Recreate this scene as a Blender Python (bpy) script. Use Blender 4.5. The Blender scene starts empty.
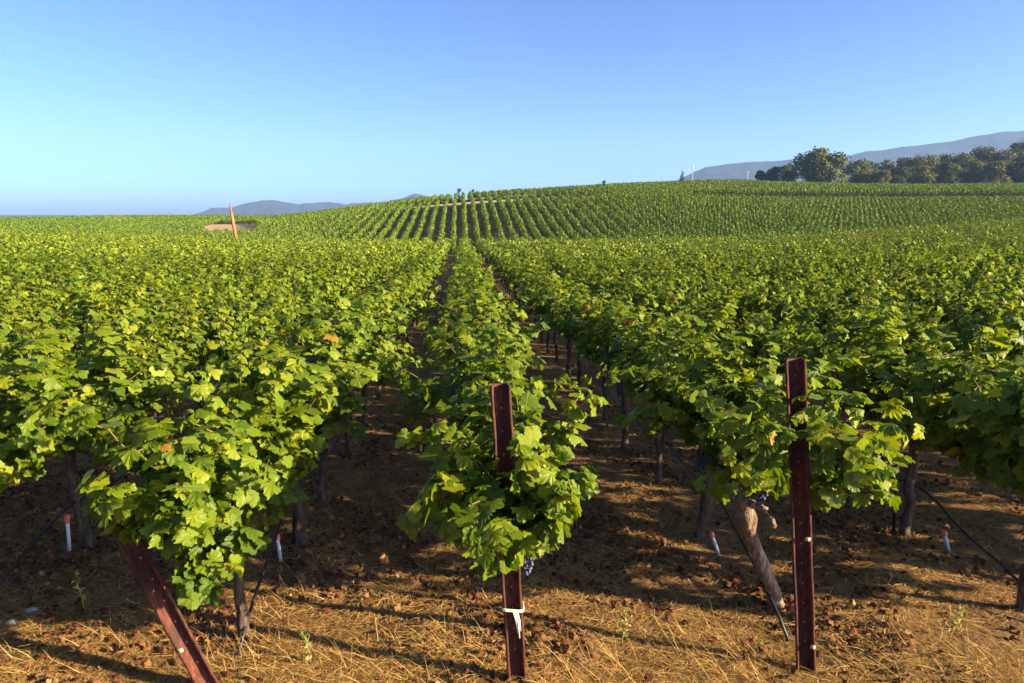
import bpy, math, random
import numpy as np
R = math.radians
rs = np.random.RandomState(7)
C = bpy.data.collections.new("vineyard"); bpy.context.scene.collection.children.link(C)

# ------------------------------------------------------------------ camera geometry
FPX, PITCH, YAW, CAMH = 660.0, R(11.02), R(4.35), 2.45
cp, sp, ca, sa = math.cos(PITCH), math.sin(PITCH), math.cos(YAW), math.sin(YAW)

def dz_for(y, F):
    return F * np.tan(np.arctan((341.5 - y) / FPX) - PITCH)

def to_FL(x, y):
    return x * sa + y * ca, x * ca - y * sa

def from_FL(F, L):
    return F * sa + L * ca, F * ca - L * sa

def project(x, y, z):
    F, L = to_FL(x, y); d = z - CAMH
    Z = F * cp - d * sp; Y = F * sp + d * cp
    return 512 + FPX * L / Z, 341.5 - FPX * Y / Z

def at(px, py, F):
    """world point on the ray through a pixel, at forward distance F"""
    d = float(dz_for(py, F)); Z = F * cp - d * sp
    L = (px - 512) / FPX * Z
    x, y = from_FL(F, L)
    return np.array([x, y, CAMH + d])

# ------------------------------------------------------------------ terrain (canopy top line, picture row by distance)
RINGS = [10, 20, 30, 45, 60, 72, 80, 89, 98, 107, 120, 136, 180, 300, 1000, 7000]
COLS = {
    -400: [288, 258, 248, 238, 233, 232, 230, 227, 225, 223, 221, 220, 219, 219, 217.5, 214.2],
    0:    [287, 257, 246, 236, 230, 231, 230, 227.5, 225, 223, 221, 220, 218, 216, 217, 214.2],
    150:  [288, 259, 249, 240, 234, 235, 233, 230, 227, 224, 220, 218, 215, 214, 217, 214.2],
    235:  [289, 260, 250, 242, 237, 239, 235, 230, 225, 221, 218, 217.5, 216, 213.8, 216, 214.2],
    280:  [289, 260, 250, 243, 237.5, 239.5, 234, 227, 221, 217, 215, 215, 215.5, 214.5, 216, 214.2],
    320: [289, 260, 250, 243, 238, 240, 232, 225, 218, 213, 210, 209.5, 213, 214, 216, 214.2],
    366: [289, 260, 250, 243, 238, 240, 231, 221, 213, 208, 204.5, 203.5, 207, 212, 216, 214.2],
    405: [289, 260, 250, 243, 238, 240, 231, 219.5, 210, 203.5, 199, 197.5, 201, 208, 215, 214.2],
    470: [289, 260, 250, 243, 238, 240, 231, 217, 206, 198, 193, 190.5, 194, 204, 215, 214.2],
    620: [289, 260, 250, 242, 238, 240, 229.5, 213, 201, 192, 186, 183, 181.5, 190, 211, 214.2],
    700: [289, 259, 249, 241, 236, 238, 228, 213, 202, 194.5, 190.5, 187, 179.5, 177.5, 208, 214.2],
    800: [288, 258, 247, 239, 233, 235, 227, 215, 206, 199, 192.5, 187, 183, 181, 208, 214.2],
    900:  [286, 255, 243, 233, 227, 229, 222, 213, 205, 199, 192.5, 187, 185, 183, 208, 214.2],
    1024: [282, 249, 236, 224.5, 217, 219, 216, 210, 204, 199, 192.5, 186, 184, 181, 206, 214.2],
    1500: [277, 244, 230, 217, 210, 211, 208, 204, 199, 196, 190, 185, 183, 180, 204, 214.2],
}
CANOPY = 1.62
_cx = np.array(sorted(COLS)); _rf = np.array(RINGS, float)
_tab = np.array([[CAMH + dz_for(v, f) - CANOPY for v, f in zip(COLS[c], RINGS)] for c in _cx])
_gx = np.linspace(-400, 1500, 191); _gl = np.linspace(math.log(10), math.log(7000), 320)
_fine = np.array([np.interp(np.exp(_gl), _rf, row) for row in _tab])
_fine = np.array([np.interp(_gx, _cx, _fine[:, k]) for k in range(len(_gl))]).T
def _blur(a, n, ax):
    k = np.hanning(2 * n + 3)[1:-1]; k /= k.sum()
    p = [(0, 0), (0, 0)]; p[ax] = (n, n)
    b = np.pad(a, p, mode='edge')
    return np.apply_along_axis(lambda v: np.convolve(v, k, mode='valid'), ax, b)
_fine = _blur(_blur(_fine, 6, 0), 2, 1)

def ground(x, y):
    x = np.asarray(x, float); y = np.asarray(y, float)
    F, L = to_FL(x, y)
    Fc = np.clip(F, 10, 6999)
    px = 512 + 672 * L / np.clip(F, 6, None)
    u = np.clip((px + 400) / 10.0, 0, 189.999); v = np.clip((np.log(Fc) - _gl[0]) / (_gl[1] - _gl[0]), 0, 318.999)
    i = u.astype(int); j = v.astype(int); a = u - i; b = v - j
    z = (_fine[i, j] * (1 - a) * (1 - b) + _fine[i + 1, j] * a * (1 - b) + _fine[i, j + 1] * (1 - a) * b + _fine[i + 1, j + 1] * a * b)
    w = np.clip((F - 3) / 7.0, 0, 1)
    z = z * w
    near = np.exp(-np.clip(F, 0, None) / 14.0)
    z = z + near * (0.025 * np.sin(x * 2.1 + 1.3) * np.cos(y * 1.7) + 0.014 * np.sin(x * 5.3 + y * 4.1 + np.sin(y * 3.1)) + 0.008 * np.sin(x * 9.7 - y * 7.3 + 2 * np.sin(x * 2.7)))
    return z

def hit(px, py):
    """ground point seen at a pixel"""
    Fs = np.concatenate([np.linspace(1.5, 30, 3000), np.linspace(30, 500, 4000)])
    d = dz_for(py, Fs); Z = Fs * cp - d * sp; L = (px - 512) / FPX * Z
    x, y = from_FL(Fs, L)
    k = np.argmax(CAMH + d <= ground(x, y))
    return np.array([x[k], y[k], float(ground(x[k], y[k]))])

# ------------------------------------------------------------------ mesh helpers
def mesh_tris(name, V, T, uv=None, tint=None, mats=(), midx=None, smooth=False):
    me = bpy.data.meshes.new(name)
    V = np.ascontiguousarray(V, np.float32); T = np.ascontiguousarray(T, np.int32)
    n, k = T.shape
    me.vertices.add(len(V)); me.vertices.foreach_set('co', V.ravel())
    me.loops.add(n * k); me.loops.foreach_set('vertex_index', T.ravel())
    me.polygons.add(n)
    me.polygons.foreach_set('loop_start', np.arange(0, n * k, k, dtype=np.int32))
    if smooth: me.polygons.foreach_set('use_smooth', np.ones(n, bool))
    for m in mats: me.materials.append(m)
    if midx is not None: me.polygons.foreach_set('material_index', np.ascontiguousarray(midx, np.int32))
    if uv is not None:
        a = me.attributes.new('UVMap', 'FLOAT2', 'CORNER')
        a.data.foreach_set('vector', np.ascontiguousarray(uv[T.ravel()], np.float32).ravel())
    if tint is not None:
        a = me.attributes.new('tint', 'FLOAT', 'POINT')
        a.data.foreach_set('value', np.ascontiguousarray(tint, np.float32))
    me.update(calc_edges=True); me.validate()
    return me

def link(name, data, parent=None, loc=(0, 0, 0), **props):
    o = bpy.data.objects.new(name, data); C.objects.link(o); o.location = [float(v) for v in loc]
    if parent is not None: o.parent = parent
    for k, v in props.items(): o[k] = v
    return o

def unit(v):
    v = np.asarray(v, float)
    return v / np.maximum(np.linalg.norm(v, axis=-1, keepdims=True), 1e-9)

def tube(path, radii, sides=8, jitter=0.0, cap=True, rnd=None):
    """quads + cap triangles returned as triangles"""
    P = np.asarray(path, float); n = len(P)
    radii = np.broadcast_to(np.asarray(radii, float), (n,))
    V = []; 
    up = np.array([0.31, 0.17, 0.93])
    tang = unit(np.gradient(P, axis=0))
    if abs(np.dot(tang[0], unit(up))) > 0.9: up = np.array([0.9, 0.4, 0.1])
    a = unit(np.cross(tang[0], up))
    for i in range(n):
        a = unit(a - tang[i] * np.dot(a, tang[i])); b = np.cross(tang[i], a)
        for s in range(sides):
            t = 2 * math.pi * s / sides
            r = radii[i] * (1 + (jitter * (rnd.rand() - .5) * 2 if rnd is not None else 0))
            V.append(P[i] + r * (math.cos(t) * a + math.sin(t) * b))
    T = []
    for i in range(n - 1):
        for s in range(sides):
            p, q = i * sides + s, i * sides + (s + 1) % sides
            T += [(p, q, q + sides), (p, q + sides, p + sides)]
    if cap:
        V += [P[0], P[-1]]; c0, c1 = len(V) - 2, len(V) - 1
        for s in range(sides):
            T += [(c0, (s + 1) % sides, s), (c1, (n - 1) * sides + s, (n - 1) * sides + (s + 1) % sides)]
    return np.array(V), np.array(T)

def join(parts):
    V, T, o = [], [], 0
    for v, t in parts:
        V.append(v); T.append(np.asarray(t) + o); o += len(v)
    return np.concatenate(V), np.concatenate(T)

def box(c, s, rot=None):
    v = np.array([(x, y, z) for x in (-.5, .5) for y in (-.5, .5) for z in (-.5, .5)]) * np.array(s)
    if rot is not None: v = v @ np.asarray(rot).T
    q = [(0, 1, 3, 2), (4, 6, 7, 5), (0, 4, 5, 1), (2, 3, 7, 6), (0, 2, 6, 4), (1, 5, 7, 3)]
    t = []
    for a, b, c_, d in q: t += [(a, b, c_), (a, c_, d)]
    return v + np.array(c), np.array(t)

# ------------------------------------------------------------------ materials
def nodes(name):
    m = bpy.data.materials.new(name); m.use_nodes = True
    nt = m.node_tree; b = nt.nodes['Principled BSDF']
    return m, nt, b

def ramp(nt, stops, fac):
    r = nt.nodes.new('ShaderNodeValToRGB')
    while len(r.color_ramp.elements) < len(stops): r.color_ramp.elements.new(0.5)
    for e, (p, c) in zip(r.color_ramp.elements, stops): e.position = p; e.color = (*c, 1)
    nt.links.new(fac, r.inputs[0]); return r.outputs[0]

def noise(nt, scale, detail=4, rough=.55, obj=True, vec=None):
    n = nt.nodes.new('ShaderNodeTexNoise'); n.inputs['Scale'].default_value = scale
    n.inputs['Detail'].default_value = detail; n.inputs['Roughness'].default_value = rough
    if vec is None:
        tc = nt.nodes.new('ShaderNodeTexCoord'); vec = tc.outputs['Object']
    nt.links.new(vec, n.inputs['Vector']); return n.outputs['Fac']

def mapping(nt, scale):
    tc = nt.nodes.new('ShaderNodeTexCoord'); mp = nt.nodes.new('ShaderNodeMapping')
    mp.inputs['Scale'].default_value = scale; nt.links.new(tc.outputs['Object'], mp.inputs['Vector']); return mp.outputs[0]

def mixc(nt, a, b, fac, mode='MIX'):
    m = nt.nodes.new('ShaderNodeMix'); m.data_type = 'RGBA'; m.blend_type = mode
    for s, v in ((m.inputs[6], a), (m.inputs[7], b), (m.inputs[0], fac)):
        if isinstance(v, tuple): s.default_value = (*v, 1)
        elif isinstance(v, (int, float)): s.default_value = v
        else: nt.links.new(v, s)
    return m.outputs[2]

def math_(nt, op, a, b=None, clamp=False):
    m = nt.nodes.new('ShaderNodeMath'); m.operation = op; m.use_clamp = clamp
    for s, v in zip(m.inputs, (a, b)):
        if v is None: continue
        if isinstance(v, (int, float)): s.default_value = v
        else: nt.links.new(v, s)
    return m.outputs[0]

def bump(nt, b, h, strength, dist=.02):
    n = nt.nodes.new('ShaderNodeBump'); n.inputs['Strength'].default_value = strength; n.inputs['Distance'].default_value = dist
    nt.links.new(h, n.inputs['Height']); nt.links.new(n.outputs[0], b.inputs['Normal'])

def leaf_material(name, stops, transl=.42, veins=False, rough=.48, patch=None, tgain=(1.6, 1.5, .5), spec=.35):
    m, nt, b = nodes(name)
    at_ = nt.nodes.new('ShaderNodeAttribute'); at_.attribute_name = 'tint'
    fac = at_.outputs['Fac']
    col = ramp(nt, stops, fac)
    if patch:
        g = nt.nodes.new('ShaderNodeNewGeometry')
        n = noise(nt, patch, 2, .5, vec=g.outputs['Position'])
        col = mixc(nt, col, ramp(nt, [(.3, (.62, .72, .62)), (.7, (1.25, 1.18, 1.0))], n), 1.0, 'MULTIPLY')
    if veins:
        uv = nt.nodes.new('ShaderNodeUVMap'); uv.uv_map = 'UVMap'
        sx = nt.nodes.new('ShaderNodeSeparateXYZ'); nt.links.new(uv.outputs[0], sx.inputs[0])
        ang = math_(nt, 'ARCTAN2', sx.outputs['X'], sx.outputs['Y'])
        rad = nt.nodes.new('ShaderNodeVectorMath'); rad.operation = 'LENGTH'; nt.links.new(uv.outputs[0], rad.inputs[0])
        # five main veins: distance to the nearest multiple of 58 degrees
        k = R(58)
        q = math_(nt, 'DIVIDE', ang, k)
        fr = math_(nt, 'ABSOLUTE', math_(nt, 'SUBTRACT', q, math_(nt, 'ROUND', q)))
        d = math_(nt, 'MULTIPLY', math_(nt, 'MULTIPLY', fr, k), rad.outputs['Value'])
        v = math_(nt, 'SUBTRACT', 1.0, math_(nt, 'DIVIDE', d, .035), True)
        # side veins
        w = nt.nodes.new('ShaderNodeMath'); w.operation = 'SINE'
        nt.links.new(math_(nt, 'MULTIPLY', math_(nt, 'ADD', rad.outputs['Value'], math_(nt, 'MULTIPLY', fr, -.55)), 38.0), w.inputs[0])
        side = math_(nt, 'MULTIPLY', math_(nt, 'SUBTRACT', math_(nt, 'MULTIPLY', w.outputs[0], 1.0), .72, True), 1.6)
        vv = math_(nt, 'MAXIMUM', v, math_(nt, 'MULTIPLY', side, .6), True)
        col = mixc(nt, col, mixc(nt, col, (1.6, 1.5, 1.7), 1.0, 'MULTIPLY'), math_(nt, 'MULTIPLY', vv, .75))
        n2 = noise(nt, 26, 3, .6)
        hh = math_(nt, 'ADD', math_(nt, 'MULTIPLY', vv, -.6), n2)
        bump(nt, b, hh, .5, .006)
    nt.links.new(col, b.inputs['Base Color'])
    b.inputs['Roughness'].default_value = rough
    b.inputs['Specular IOR Level'].default_value = spec
    t = nt.nodes.new('ShaderNodeBsdfTranslucent')
    nt.links.new(mixc(nt, col, tgain, 1.0, 'MULTIPLY'), t.inputs['Color'])
    mx = nt.nodes.new('ShaderNodeMixShader'); mx.inputs[0].default_value = transl
    nt.links.new(b.outputs[0], mx.inputs[1]); nt.links.new(t.outputs[0], mx.inputs[2])
    nt.links.new(mx.outputs[0], nt.nodes['Material Output'].inputs['Surface'])
    return m

VINE_STOPS = [(0.0, (.032, .070, .006)), (.35, (.082, .138, .007)), (.7, (.155, .212, .009)), (.9, (.215, .250, .010)), (.965, (.30, .25, .02)), (1.0, (.26, .10, .025))]
M_LEAF = leaf_material('vine_leaf', VINE_STOPS, .40, True)
M_LEAFM = leaf_material('vine_leaf_plain', VINE_STOPS, .40, False)
M_FARLEAF = leaf_material('vine_leaf_far', VINE_STOPS, .16, False, .6, None, spec=.3)

def simple(name, stops, scale, rough=.8, bmp=.3, bd=.01, stretch=None, detail=5, metal=0):
    m, nt, b = nodes(name)
    n = noise(nt, scale, detail, .6, vec=mapping(nt, stretch) if stretch else None)
    nt.links.new(ramp(nt, stops, n), b.inputs['Base Color'])
    b.inputs['Roughness'].default_value = rough; b.inputs['Metallic'].default_value = metal
    if bmp: bump(nt, b, n, bmp, bd)
    return m

M_BARK = simple('vine_bark', [(.3, (.022, .014, .010)), (.5, (.065, .042, .028)), (.72, (.16, .11, .075))], 26, .95, 1.0, .03, (1, 1, .22))
M_PALEBARK = simple('pale_vine_bark', [(.3, (.06, .036, .022)), (.5, (.17, .11, .07)), (.72, (.36, .27, .19))], 30, .95, 1.0, .03, (1, 1, .2))
M_CANE = simple('vine_cane', [(.35, (.10, .06, .02)), (.65, (.20, .13, .035))], 20, .7, .1)
M_RUST, nt, b = nodes('rusty_steel')
r1 = noise(nt, 60, 8, .7, vec=mapping(nt, (1, 1, .3))); r2 = noise(nt, 7, 5, .65, vec=mapping(nt, (1, 1, .5)))
c1 = ramp(nt, [(.3, (.026, .008, .006)), (.48, (.080, .020, .011)), (.62, (.140, .042, .020)), (.75, (.20, .078, .038))], r1)
c2 = mixc(nt, c1, (.035, .016, .014), ramp(nt, [(.45, (0, 0, 0)), (.58, (.8, .8, .8))], r2))
nt.links.new(c2, b.inputs['Base Color']); b.inputs['Roughness'].default_value = .78; b.inputs['Specular IOR Level'].default_value = .3
bump(nt, b, r1, .7, .004)
M_RUSTD = simple('stake_steel', [(.3, (.03, .016, .012)), (.7, (.09, .04, .025))], 18, .75, .2)
M_ZINC = simple('clip_metal', [(.3, (.34, .20, .14)), (.7, (.58, .42, .32))], 90, .5, .1)
M_HOLE = simple('bolt_hole', [(.3, (.30, .17, .11)), (.7, (.42, .26, .18))], 40, .7, 0)
M_TWINE = simple('twine', [(.3, (.50, .44, .38)), (.7, (.75, .68, .60))], 80, .9, .4, .003, (1, 1, 6))
M_HOSE = simple('hose_plastic', [(.3, (.008, .008, .009)), (.7, (.022, .020, .019))], 9, .5, .05)
M_PIPE = simple('pipe_plastic', [(.3, (.42, .42, .52)), (.7, (.60, .60, .68))], 22, .45, .05)
M_CAP = simple('cap_plastic', [(.3, (.55, .10, .09)), (.7, (.72, .19, .15))], 22, .5, .05)
M_GRAPE = simple('grape_skin', [(.3, (.018, .018, .05)), (.6, (.07, .075, .14)), (.8, (.16, .17, .25))], 60, .6, .0)
M_STRAW = leaf_material('straw', [(0, (.16, .085, .032)), (.35, (.29, .170, .058)), (.75, (.50, .31, .10)), (1, (.62, .43, .16))], .15, False, .8, None, (1.1, 1.0, .8), spec=.15)
M_LITTER = leaf_material('fallen_leaf', [(0, (.045, .020, .012)), (.35, (.13, .042, .022)), (.6, (.17, .075, .038)), (.8, (.24, .13, .065)), (1, (.36, .25, .14))], .12, False, .85, None, (1.2, .9, .7), spec=.15)
M_WEED = leaf_material('weed', [(0, (.16, .19, .04)), (1, (.34, .30, .09))], .2, False, .7)
M_POLE = simple('weathered_wood', [(.3, (.16, .06, .022)), (.7, (.40, .16, .06))], 3, .8, .3, .02, (1, 1, .15))
M_PALEPOLE = simple('pale_wood', [(.3, (.30, .27, .24)), (.7, (.45, .42, .38))], 3, .8, .2, .02, (1, 1, .2))
M_STONE = simple('stone', [(.3, (.25, .22, .20)), (.7, (.42, .38, .36))], 20, .9, .6, .01)
M_TREEBARK = simple('oak_bark', [(.3, (.04, .03, .02)), (.7, (.11, .08, .06))], 3, .95, .5, .05)
TREE_STOPS = [[(0, (.045, .062, .010)), (.5, (.090, .102, .015)), (1, (.150, .150, .026))],
              [(0, (.024, .042, .009)), (.5, (.046, .066, .013)), (1, (.085, .098, .022))],
              [(0, (.085, .085, .025)), (.5, (.135, .125, .038)), (1, (.20, .175, .055))]]
M_TREE = [leaf_material('oak_leaf_%s' % n, s, .15, False, .75, None, (1.2, 1.1, .6), spec=.15) for n, s in zip(('olive', 'dark', 'pale'), TREE_STOPS)]

# ground: dry straw over brown soil
M_GROUND, nt, b = nodes('dry_ground')
g1 = noise(nt, 1.3, 6, .65); g2 = noise(nt, 38, 5, .7); g3 = noise(nt, 7, 4, .6)
soil = ramp(nt, [(.3, (.055, .024, .015)), (.55, (.120, .056, .031)), (.75, (.19, .10, .055))], g2)
straw = ramp(nt, [(.3, (.15, .088, .04)), (.55, (.27, .165, .07)), (.8, (.40, .26, .115))], g2)
col = mixc(nt, soil, straw, ramp(nt, [(.38, (0, 0, 0)), (.62, (1, 1, 1))], math_(nt, 'ADD', math_(nt, 'MULTIPLY', g1, .6), math_(nt, 'MULTIPLY', g3, .4))))
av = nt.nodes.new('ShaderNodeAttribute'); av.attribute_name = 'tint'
hill_shade = ramp(nt, [(.3, (.035, .040, .012)), (.55, (.060, .058, .020)), (.8, (.11, .085, .035))], math_(nt, 'ADD', math_(nt, 'MULTIPLY', g1, .5), math_(nt, 'MULTIPLY', g3, .5)))
col = mixc(nt, col, hill_shade, av.outputs['Fac'])  # far hill soil darkened in colour to stand in for shade between rows
nt.links.new(col, b.inputs['Base Color']); b.inputs['Roughness'].default_value = .95; b.inputs['Specular IOR Level'].default_value = .1
bump(nt, b, math_(nt, 'ADD', g2, math_(nt, 'MULTIPLY', g3, 1.5)), .9, .03)
M_TRACK = simple('bare_dirt', [(.3, (.34, .22, .11)), (.7, (.52, .36, .20))], .8, .95, .3, .05)
M_SAND = simple('orange_dirt', [(.3, (.30, .18, .085)), (.55, (.42, .27, .13)), (.7, (.52, .36, .19))], .45, .95, .3, .05)
M_MTN, nt, b = nodes('mountain_scrub')
n = noise(nt, .022, 6, .62)
nt.links.new(ramp(nt, [(.38, (.008, .014, .010)), (.52, (.018, .025, .015)), (.68, (.045, .042, .026))], n), b.inputs['Base Color'])
b.inputs['Roughness'].default_value = 1; b.inputs['Specular IOR Level'].default_value = 0

# ------------------------------------------------------------------ ground sheet
def axis(lim_lo, lim_hi, d0, g):
    pos = [0.0]; d = d0
    while pos[-1] < lim_hi: pos.append(pos[-1] + d); d *= g
    neg = [0.0]; d = d0
    while neg[-1] > lim_lo: neg.append(neg[-1] - d); d *= g
    return np.array(neg[:0:-1] + pos)
gx = axis(-3600, 3600, .11, 1.034); gy = axis(-600, 4000, .11, 1.030)
X, Y = np.meshgrid(gx, gy); Zg = ground(X, Y)
V = np.stack([X, Y, Zg], -1).reshape(-1, 3)
ny, nx = X.shape
ii = (np.arange(ny - 1)[:, None] * nx + np.arange(nx - 1)[None, :]).ravel()
Tq = np.stack([ii, ii + 1, ii + nx + 1, ii + nx], -1)
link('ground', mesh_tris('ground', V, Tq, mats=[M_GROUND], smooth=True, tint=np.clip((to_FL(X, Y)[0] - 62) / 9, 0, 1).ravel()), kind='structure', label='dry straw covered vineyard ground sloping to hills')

def drape(name, pts_uv, mat, label, off=.06):
    """a sheet over the terrain, given as a grid of (F, L)"""
    F, L = pts_uv[..., 0], pts_uv[..., 1]
    x, y = from_FL(F, L); z = ground(x, y) + off
    ny, nx = F.shape
    ii = (np.arange(ny - 1)[:, None] * nx + np.arange(nx - 1)[None, :]).ravel()
    link(name, mesh_tris(name, np.stack([x, y, z], -1).reshape(-1, 3), np.stack([ii, ii + 1, ii + nx + 1, ii + nx], -1), mats=[mat], smooth=True), kind='structure', label=label)

TP = [(380, 210.5), (405, 209), (454, 205), (523, 200.5), (568, 198.5), (600, 198)]
_tf = [to_FL(*hit(*p)[:2])[0] for p in TP]
TRACK_F = lambda px: np.interp(px, [p[0] for p in TP], _tf)
pxs = np.linspace(380, 605, 90)
grid = np.array([[(TRACK_F(p) + w, (p - 512) / 672 * (TRACK_F(p) + w)) for p in pxs] for w in np.linspace(-1.0, 4.2, 7)])
drape('track', grid, M_TRACK, 'pale dirt track cutting across the rows on the far hill')
def fl(px, py):
    return to_FL(*hit(px, py)[:2])
edge = [fl(p, q) for p, q in ((197, 229), (203, 231), (236, 231), (232, 224.5), (218, 225))]
SAND = (min(e[0] for e in edge), max(e[0] for e in edge))
print('track', _tf, 'sand', SAND)
rows_ = []
for u in np.linspace(0, 1, 24):
    F = (SAND[0] - 5) * ((SAND[1] + 6) / (SAND[0] - 5)) ** u
    lo, hi = np.interp(u, [0, .25, 1], [190, 186, 206]), np.interp(u, [0, .6, 1], [290, 284, 266])
    rows_.append([(F, (p - 512) / 672 * F) for p in np.linspace(lo, hi, 16)])
drape('path', np.array(rows_), M_SAND, 'bare orange dirt patch beside the leaning pole')

# ------------------------------------------------------------------ leaves
half = [(0, .96), (6, .84), (13, .88), (21, .80), (29, .70), (37, .77), (45, .80), (52, .84), (58, .91), (64, .82), (71, .86), (80, .76), (88, .68),
        (96, .73), (104, .73), (111, .82), (118, .80), (126, .74), (135, .73), (146, .64), (157, .56), (168, .42), (175, .13)]
def leaf_tpl(pts, cup=.16, wave=.10):
    ang = [a for a, r in pts] + [-a for a, r in pts[:0:-1]]
    rad = [r for a, r in pts] + [r for a, r in pts[:0:-1]]
    V = [(0, 0, 0.06)]
    for a, r in zip(ang, rad):
        t = R(a)
        z = -cup * r * r + wave * r * math.cos(3 * t) + .05 * math.sin(11 * t + 1) - .10 * abs(math.sin(t)) * r
        V.append((r * math.sin(t), r * math.cos(t), z))
    n = len(ang)
    T = [(0, 1 + (i + 1) % n, 1 + i) for i in range(n)]
    return np.array(V), np.array(T)
TPL0 = leaf_tpl(half)
TPL1 = leaf_tpl([(0, 1.0), (14, .86), (29, .72), (44, .82), (57, .95), (72, .83), (87, .68), (102, .74), (116, .80), (136, .72), (157, .55), (177, .14)])
TPL2 = (np.array([(0, -.45, 0), (.75, -.1, -.12), (.55, .55, -.15), (0, .9, -.1), (-.55, .55, -.15), (-.75, -.1, -.12)]), np.array([(0, 1, 2), (0, 2, 3), (0, 3, 4), (0, 4, 5)]))
TPL3 = (np.array([(-.6, -.6, -.1), (.7, -.5, .08), (.5, .7, -.1), (-.7, .5, .1)]), np.array([(0, 1, 2), (0, 2, 3)]))

def leaf_arrays(tpl, P, T, N, S, tint, rnd):
    V0, F0 = tpl
    B = unit(np.cross(T, N)); T2 = np.cross(N, B)
    zs = rnd.uniform(-.2, 2.8, len(P)); asp = rnd.uniform(.85, 1.12, len(P))
    V = P[:, None] + S[:, None, None] * (V0[None, :, 0:1] * (B * asp[:, None])[:, None] + V0[None, :, 1:2] * T2[:, None] + (V0[None, :, 2:3] * zs[:, None, None]) * N[:, None])
    n, k = len(P), len(V0)
    Fc = (F0[None] + (np.arange(n) * k)[:, None, None]).reshape(-1, 3)
    uv = np.tile(V0[:, :2], (n, 1)); ti = np.repeat(tint, k)
    return V.reshape(-1, 3), Fc, uv, ti

def shoot_path(rnd, p0, d0, length, droop, out, wob=.16, step=.07):
    p = np.array(p0, float); d = unit(d0); pts = [p.copy()]
    n = int(length / step)
    for i in range(n):
        f = i / max(n - 1, 1)
        d = unit(d + rnd.normal(0, wob, 3) + np.array(out) * .09 + np.array([0, 0, -droop * f]))
        p = p + d * step; pts.append(p.copy())
        if p[2] < .32: break
    return np.array(pts)

def gen_vine(seed, extra=(), nshoot=26, span=1.25, keep=1.0, dens=2.7, hcord=.82):
    rnd = np.random.RandomState(seed)
    paths = []
    for i in range(nshoot):
        y = (i + rnd.rand()) / nshoot * span - span / 2
        side = rnd.choice([-1, 1])
        typ = rnd.rand()
        if typ < .62:      # upright
            d = (side * rnd.uniform(.0, .24), rnd.normal(0, .15), 1); ln = rnd.uniform(.62, .96); dr, out = .05, (side * .05, 0, 0)
        elif typ < .86:    # arching over
            d = (side * rnd.uniform(.15, .45), rnd.normal(0, .25), .9); ln = rnd.uniform(.5, .8); dr, out = .30, (side * .2, 0, 0)
        else:              # sprawling down
            d = (side * rnd.uniform(.4, .7), rnd.normal(0, .3), .45); ln = rnd.uniform(.25, .42); dr, out = .5, (side * .1, 0, 0)
        paths.append(shoot_path(rnd, (rnd.normal(0, .03), y, hcord + rnd.normal(0, .03)), d, ln, dr, out))
    for p0, d, ln, dr in extra:
        paths.append(shoot_path(rnd, p0, d, ln, dr, (0, 0, 0)))
    P, T, N, S, ti = [], [], [], [], []
    for path in paths:
        sh = rnd.normal(0, .10)
        for i, p in enumerate(path[1:]):
            f = (i + 1) / len(path)
            for k in range(int(dens) + (rnd.rand() < dens % 1)):
                if rnd.rand() > keep: continue
                o = rnd.normal(0, 1, 3); o[2] *= .5
                outw = np.array([p[0], 0, (p[2] - 1.05) * .7]); outw = outw / (np.linalg.norm(outw) + .15)
                o = unit(o + outw * 1.0)
                s = rnd.uniform(.044, .088) * (1 - .38 * f ** 3)
                q = p + o * rnd.uniform(.02, .09)
                n = unit(outw * .75 + np.array([0, 0, .55]) + o * .35 + rnd.normal(0, .36, 3))
                t = unit(np.array([0, 0, -.55]) + o * .7 + rnd.normal(0, .35, 3))
                if abs(np.dot(n, t)) > .95: t = np.array([0.2, .9, -.2])
                P.append(q); T.append(t); N.append(n); S.append(s)
                v = .42 + sh + rnd.normal(0, .16) + .22 * f
                if rnd.rand() < .005: v = rnd.uniform(.93, 1.0)
                else: v = min(max(v, 0), .87)
                ti.append(v)
    return dict(P=np.array(P), T=np.array(T), N=np.array(N), S=np.array(S), t=np.array(ti), paths=paths, rnd=rnd)

def foliage_mesh(v, tpl, mat, scale=1.0, keep=1.0, name='foliage'):
    rnd = v['rnd']; m = rnd.rand(len(v['P'])) < keep
    V, T, uv, ti = leaf_arrays(tpl, v['P'][m], v['T'][m], v['N'][m], v['S'][m] * scale, v['t'][m], rnd)
    return mesh_tris(name, V, T, uv, ti, [mat])

def cane_mesh(v):
    parts = []
    rnd = v['rnd']
    for p in v['paths']:
        if len(p) < 3: continue
        parts.append(tube(p[::2] if len(p) > 4 else p, np.linspace(.0055, .0025, len(p[::2] if len(p) > 4 else p)), 5, cap=False))
    V, T = join(parts); return mesh_tris('canes', V, T, mats=[M_CANE], smooth=True)

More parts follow.
